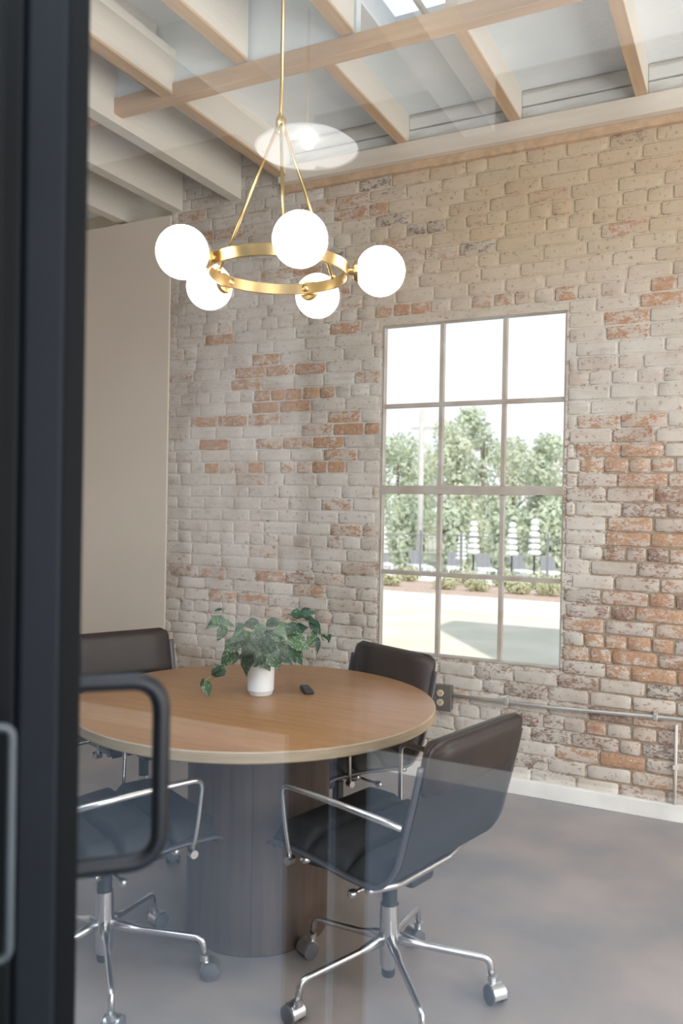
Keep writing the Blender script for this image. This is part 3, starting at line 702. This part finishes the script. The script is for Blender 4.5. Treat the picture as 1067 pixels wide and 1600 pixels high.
for i in range(4):
    for j in (-1, 0, 1): bxo('button', -.036+.016*i-.004, -.036+.016*i+.004, j*.009-.003, j*.009+.003, .0135, .0155, M['rubber'], rm)

# ------------------------------------------------------------------ chandelier
HC = Vector((-1.346, 2.194, 2.15))
ch = thing('chandelier', HC, 0, 'brass ring chandelier with five glowing white globes above the table', 'chandelier')
bm = bmesh.new(); lathe(bm, [(.214, -.0185), (.2195, -.0185), (.2215, -.0165), (.2215, .0165), (.2195, .0185), (.214, .0185), (.212, .0165), (.212, -.0165), (.214, -.0185)], 96); obj('ring', bm, M['brass'], ch, smooth=True, angle=40)
for a in (-120, -48, 24, 96, 168):
    R = Matrix.Rotation(math.radians(a), 4, 'Z')
    bm = bmesh.new(); lathe(bm, [(0, .214), (.012, .214), (.012, .232), (.030, .236), (.034, .242), (.034, .256), (0, .256)], 24, axis='X'); bm.transform(R)
    cup = obj('globe_holder', bm, M['brass'], ch, smooth=True, angle=35)
    bm = bmesh.new(); lathe(bm, [(0, .206), (.012, .207), (.013, .212), (0, .212)], 16, axis='X'); bm.transform(R); obj('screw_cap', bm, M['brass'], cup, smooth=True)
    bm = bmesh.new(); bmesh.ops.create_uvsphere(bm, u_segments=40, v_segments=24, radius=.0765); bm.transform(Matrix.Translation((.318, 0, 0))); bm.transform(R)
    obj('globe', bm, M['globe'], ch, smooth=True)
HB = .455
for a in (185, 65, -55):
    c, s = math.cos(math.radians(a)), math.sin(math.radians(a))
    bm = bmesh.new(); tube(bm, [(c*.010, s*.010, HB), (c*.215, s*.215, .014)], .0052, 10); rd = obj('suspension_rod', bm, M['brass'], ch, smooth=True)
    bm = bmesh.new(); bmesh.ops.create_uvsphere(bm, u_segments=12, v_segments=8, radius=.010); bm.transform(Matrix.Translation((c*.215, s*.215, .022))); obj('rod_ball', bm, M['brass'], rd, smooth=True)
bm = bmesh.new(); lathe(bm, [(0, HB-.03), (.012, HB-.028), (.016, HB-.01), (.016, HB+.015), (.010, HB+.028), (0, HB+.03)], 20); obj('hub', bm, M['brass'], ch, smooth=True)
bm = bmesh.new(); tube(bm, [(0, 0, HB+.02), (0, 0, 1.465)], .0058, 10); obj('stem', bm, M['brass'], ch, smooth=True)
bm = bmesh.new(); lathe(bm, [(0, 1.435), (.055, 1.44), (.06, 1.45), (.06, 1.47), (0, 1.47)], 28); obj('canopy', bm, M['brass'], ch, smooth=True, angle=35)

# ------------------------------------------------------------------ outlet and conduit on the brick
ob = thing('outlet_box', (-1.435, WALL-.012, .44), 0, 'grey electrical outlet box on the brick wall under the window', 'outlet')
bxo('box', -.052, .052, -.045, .004, -.062, .062, M['plate'], ob, bev=.003)
bxo('cover_plate', -.056, .056, -.050, -.044, -.066, .066, M['plate'], ob, bev=.002)
for zz in (.026, -.022):
    bm = bmesh.new(); lathe(bm, [(0, -.058), (.0165, -.058), (.0175, -.0565), (.0175, -.049), (0, -.049)], 20, (0, 0, zz), 'Y'); rc_ = obj('receptacle', bm, M['recept'], ob, smooth=True, angle=35)
    bm = bmesh.new()
    for xx in (-.006, .006): box(bm, xx-.0011, xx+.0011, -.0592, -.0578, zz-.001, zz+.007)
    box(bm, -.0025, .0025, -.0592, -.0578, zz-.009, zz-.005); obj('slot', bm, M['slot'], rc_)
pipe = thing('conduit_pipe', (-1.38, WALL-.02, .45), 0, 'long thin metal conduit running right from the outlet box', 'pipe')
bm = bmesh.new(); tube(bm, [(0, 0, 0), (.5, 0, .003), (1.05, 0, .022), (2.2, 0, .03), (3.9, 0, .03)], .0095, 12); obj('pipe_run', bm, M['steel'], pipe, smooth=True)
for xx in (.28, .98): bxo('pipe_clip', xx-.010, xx+.010, -.012, .02, -.016+.022*xx, .016+.022*xx, M['steel'], pipe, bev=.003)
vx = atY(1056, 1200).x
dp = thing('conduit_drop', (vx, WALL-.02, .0), 0, 'short vertical white conduit dropping to the floor at the right edge', 'pipe')
bm = bmesh.new(); tube(bm, [(0, 0, .08), (0, 0, .445)], .007, 10); obj('pipe_run', bm, M['paint_white'], dp, smooth=True)
bxo('pipe_clip', -.012, .012, -.010, .02, .24, .26, M['paint_white'], dp, bev=.002)

# ------------------------------------------------------------------ the lobby lamp mirrored in the glass
lm = thing('pendant_lamp', (-1.81, 2*GLASS-3.175, 3.0), 0, 'shallow white pendant lamp of the lobby, mirrored in the glass', 'lamp')
bm = bmesh.new(); lathe(bm, [(.228, 0), (.20, .022), (.13, .045), (.05, .058), (.02, .064), (.02, .059), (.048, .053), (.127, .040), (.197, .019), (.224, 0), (.228, 0)], 48); obj('lamp_shade', bm, M['shade'], lm, smooth=True)
bm = bmesh.new(); lathe(bm, [(0, .0), (.02, .01), (.026, .035), (.018, .07), (.012, .10), (0, .10)], 20); obj('bulb', bm, M['bulb'], lm, smooth=True)
bm = bmesh.new(); tube(bm, [(0, 0, .10), (0, 0, .62)], .004, 8); obj('cord', bm, M['brass'], lm, smooth=True)

# ------------------------------------------------------------------ outdoors
def gz(y): return -.17 if y < 16 else (-.17-1.6*min(1, (y-16)/22))
def ground(name, y0, y1, x0, x1, mt, dz=0., ny=10, skew=0.):
    bm = bmesh.new(); rows = []
    for i in range(ny+1):
        y = y0+(y1-y0)*i/ny; rows.append([bm.verts.new((x, y+skew*(x+4), gz(y)+dz)) for x in (x0, (x0+x1)/2, x1)])
    for a, b in zip(rows, rows[1:]):
        for k in range(2): bm.faces.new((a[k], a[k+1], b[k+1], b[k]))
    ext = bmesh.ops.extrude_face_region(bm, geom=list(bm.faces)); bmesh.ops.translate(bm, vec=(0, 0, -.04), verts=[v for v in ext['geom'] if isinstance(v, bmesh.types.BMVert)])
    bmesh.ops.recalc_face_normals(bm, faces=bm.faces)
    return tag(obj(name, bm, mt), kind='structure')
ground('ground', 4.35, 160, -90, 60, M['field'], -.02, 80)
ground('lawn', 4.4, 12.0, -30, 20, M['lawn'], 0, 6, -.02)
ground('path', 12.0, 14.2, -30, 20, M['path'], .01, 3, -.02)
ground('mulch_bed', 14.2, 17.5, -30, 20, M['mulch'], .02, 3, -.02)
ground('pool_terrace', 19.2, 40, -40, 20, M['terrace'], .02, 12)
def leaf_cloud(bm, blobs, n, size):
    for _ in range(n):
        c, r = random.choice(blobs); d = Vector((random.gauss(0, 1), random.gauss(0, 1), random.gauss(0, 1))).normalized()
        p = Vector(c)+Vector((d.x*r[0], d.y*r[1], d.z*r[2]))*random.uniform(.55, 1.05)
        a = Vector((random.gauss(0, 1), random.gauss(0, 1), random.gauss(0, 1))).normalized(); b = a.cross(d)
        if b.length < .1: continue
        b.normalize(); s = size*random.uniform(.6, 1.3)
        bm.faces.new([bm.verts.new(p+a*s), bm.verts.new(p+b*s*.6), bm.verts.new(p-a*s), bm.verts.new(p-b*s*.6)])
def gpos(px, y):  # world x for a pixel column at a given world Y
    return atY(px, 800, y).x
# far treeline and nearer trees
TR = [(575, 42, 5.2, 2.3, 1), (620, 49, 5.9, 2.4, 1), (660, 56, 5.9, 2.4, 2), (715, 41, 6.0, 1.9, 2), (752, 48, 7.4, 2.1, 1), (800, 62, 6.9, 2.3, 2), (842, 40, 5.0, 1.8, 1), (898, 49, 5.8, 2.2, 2), (948, 58, 6.6, 2.3, 1), (515, 60, 7.0, 2.6, 2)]
names = ['hazy tree seen in the lower left window panes', 'hazy tree behind the utility pole', 'pale tree just right of the utility pole', 'tall airy tree in the middle window column, left half', 'tall airy tree in the middle window column, right half', 'lower tree left in the right window column', 'round tree in the middle of the right window column', 'tree at the right edge of the window', 'rightmost of the trees beyond the pool terrace', 'leftmost of the trees beyond the pool terrace']
for (px, y, top, r, k), lb in zip(TR, names):
    x = gpos(px, y); g = gz(y); t = thing('tree', (x, y, g), 0, lb, 'tree', 'trees beyond the pool terrace'); H = top-g
    bm = bmesh.new(); tube(bm, [(0, 0, 0), (.1, 0, H*.4), (-.1, .1, H*.8)], [.22, .15, .05], 8)
    for q in range(4): a = q*1.7; tube(bm, [(.05, 0, H*(.35+.1*q)), (math.cos(a)*r*.6, math.sin(a)*r*.6, H*(.5+.1*q))], [.08, .03], 6)
    obj('trunk', bm, M['bark'], t, smooth=True)
    bl = [((random.uniform(-.7, .7)*r*(1-.5*q/7), random.uniform(-.6, .6)*r, H*(.18+.74*q/7)), (r*.62*(1.1-.5*q/7),)*2+(r*.42,)) for q in range(8) for _ in range(2)]
    bm = bmesh.new(); leaf_cloud(bm, bl, 2600, .16); obj('foliage', bm, M['tree%d' % k], t)
# dark thicket under the trees
for i in range(6):
    y = 36; x = gpos(560+76*i, y); t = thing('bush', (x, y, gz(y)), 0, 'dense hedge bush under the trees, %s from the left' % ['first', 'second', 'third', 'fourth', 'fifth', 'sixth', 'seventh', 'eighth', 'ninth'][i], 'bush', 'bushes under the treeline')
    bm = bmesh.new(); leaf_cloud(bm, [((random.uniform(-.3, .3), random.uniform(-.3, .3), .5+.7*q), (.75, .7, .8)) for q in range(4)], 1400, .16); obj('foliage', bm, M['tree1'], t)
    bm = bmesh.new(); tube(bm, [(0, 0, 0), (0, 0, 1.6)], .08, 6); obj('stem', bm, M['bark'], t)
# flowering shrubs in the mulch
SH = [(585, 915, .34), (612, 922, .42), (640, 925, .4), (697, 925, .42), (728, 918, .48), (748, 916, .42), (790, 926, .40), (812, 922, .40), (838, 920, .44), (862, 918, .5), (890, 922, .45)]
for i, (px, py, s) in enumerate(SH):
    p = atZ(px, py+14, -.15); p.y = min(max(p.y, 14.5), 17.2)
    p.y = 15.0 if i % 2 else 16.4; s *= 1.0 if i % 2 == 0 else .85
    p.x = gpos(px, p.y)
    t = thing('shrub', (p.x, p.y, gz(p.y)+.02), 0, 'yellow-green shrub in the mulch bed outside, %s from the left' % ['first', 'second', 'third', 'fourth', 'fifth', 'sixth', 'seventh', 'eighth', 'ninth', 'tenth', 'eleventh'][i], 'shrub', 'shrubs in the mulch bed')
    bm = bmesh.new(); leaf_cloud(bm, [((0, 0, s*.45), (s*.55, s*.5, s*.45)), ((s*.3, 0, s*.3), (s*.4, s*.4, s*.3)), ((-s*.3, 0, s*.3), (s*.4, s*.4, s*.3))], 420, .035); obj('foliage', bm, M['shrub'], t)
    bm = bmesh.new()
    for q in range(4): tube(bm, [(0, 0, 0), (math.cos(q*1.6)*s*.3, math.sin(q*1.6)*s*.3, s*.6)], .008, 5)
    obj('stem', bm, M['bark'], t)
# utility pole
y = 34.5; up = thing('utility_pole', (gpos(657, y), y, gz(y)), 0, 'tall pale utility pole outside, in the left window column', 'pole')
ztop = atY(652, 640, y).z-gz(y)
bm = bmesh.new(); tube(bm, [(0, 0, 0), (-.02, 0, ztop)], [.16, .10], 12); obj('shaft', bm, M['pole'], up, smooth=True)
bxo('crossarm', -.55, .55, -.05, .05, ztop-.9, ztop-.78, M['pole'], up)
# pool fence
fy = 24.; fn = thing('pool_fence', (0, fy, gz(fy)), 0, 'thin black metal pool fence outside the window', 'fence')
fx0, fx1 = gpos(540, fy), gpos(930, fy)
for i in range(7):
    x = fx0+(fx1-fx0)*i/6; bxo('post', x-.03, x+.03, -.03, .03, 0, 1.45, M['lounger'], fn)
for z in (.15, 1.3): bxo('rail', fx0, fx1, -.012, .012, z, z+.03, M['lounger'], fn)
bm = bmesh.new(); x = fx0
while x < fx1: box(bm, x-.005, x+.005, -.005, .005, .15, 1.32); x += .16
tag(obj('picket', bm, M['lounger'], fn), kind='stuff')
# folded tiered umbrellas
UM = [(598, 822, 895, 25.5), (741, 814, 880, 26.), (722, 838, 885, 27.5), (801, 816, 878, 26.5), (836, 811, 885, 25.5)]
ul = ['white folded pool umbrella at the left edge of the window', 'white folded pool umbrella beside the fence in the middle window column', 'short white folded pool umbrella left of the middle one', 'white folded pool umbrella left of the pair in the right column', 'white folded pool umbrella right of the pair in the right column']
for (px, py0, py1, y), lb in zip(UM, ul):
    x = gpos(px, y); g = gz(y); zt = atY(px, py0, y).z-g
    t = thing('pool_umbrella', (x, y, g+.02), 0, lb, 'umbrella', 'folded pool umbrellas')
    bm = bmesh.new(); tube(bm, [(0, 0, 0), (0, 0, zt)], .025, 8); obj('pole', bm, M['black_metal'], t)
    bm = bmesh.new(); lathe(bm, [(0, 0), (.28, 0), (.28, .06), (.05, .09), (0, .09)], 16); obj('base', bm, M['canvas'], t)
    n = 6; z = zt*.42
    for q in range(n):
        h = zt*.58/n; bm = bmesh.new(); rr = .22-.018*q
        lathe(bm, [(.04, z), (rr*.8, z+.02), (rr, z+h*.35), (rr*.8, z+h*.7), (.04, z+h*.92)], 14); obj('canopy_tier', bm, M['canvas'], t, smooth=True); z += h
# loungers
LG = [(600, 888), (657, 888), (712, 888), (760, 890), (818, 886), (862, 882)]
ll = ['first', 'second', 'third', 'fourth', 'fifth', 'sixth']
proto = None
for i, (px, py) in enumerate(LG):
    y = 31.5; x = gpos(px, y)
    if proto is None:
        t = proto = thing('sun_lounger', (x, y, gz(y)+.02), .5, '', 'lounger', 'sun loungers on the pool terrace')
        bm = bmesh.new()
        for q in ((-.32, -.26, -.95, .95), (.26, .32, -.95, .95)): box(bm, q[0], q[1], q[2], q[3], .27, .33)
        obj('frame', bm, M['canvas'], t)
        bxo('seat_sling', -.27, .27, -.95, .35, .29, .34, M['canvas'], t)
        bm = bmesh.new(); box(bm, -.28, .28, 0, .72, 0, .05); bm.transform(Matrix.Translation((0, .35, .31)) @ Matrix.Rotation(math.radians(48), 4, 'X')); obj('backrest', bm, M['lounger'], t)
        for sx in (-.28, .28):
            for sy in (-.85, .8): bxo('leg', sx-.025, sx+.025, sy-.025, sy+.025, 0, .28, M['canvas'], t)
    else:
        t = copy_tree(proto); t.location = (x, y, gz(y)+.02); t.rotation_euler = (0, 0, .5+.15*math.sin(i*2))
    t['label'] = 'sun lounger with raised grey back on the terrace, %s from the left' % ll[i]
# added unseen block, shaped so that its shadow falls on the lawn, and the outer roof
tag(bxo('wall_shadow_caster', 1.21, 9, 3.5, WALL+.22, 3.8, 9.2, M['building']), kind='structure')
tag(bxo('wall_outer_right', XR+.2, 9, .8, WALL+.22, -.1, 3.8, M['building']), kind='structure')
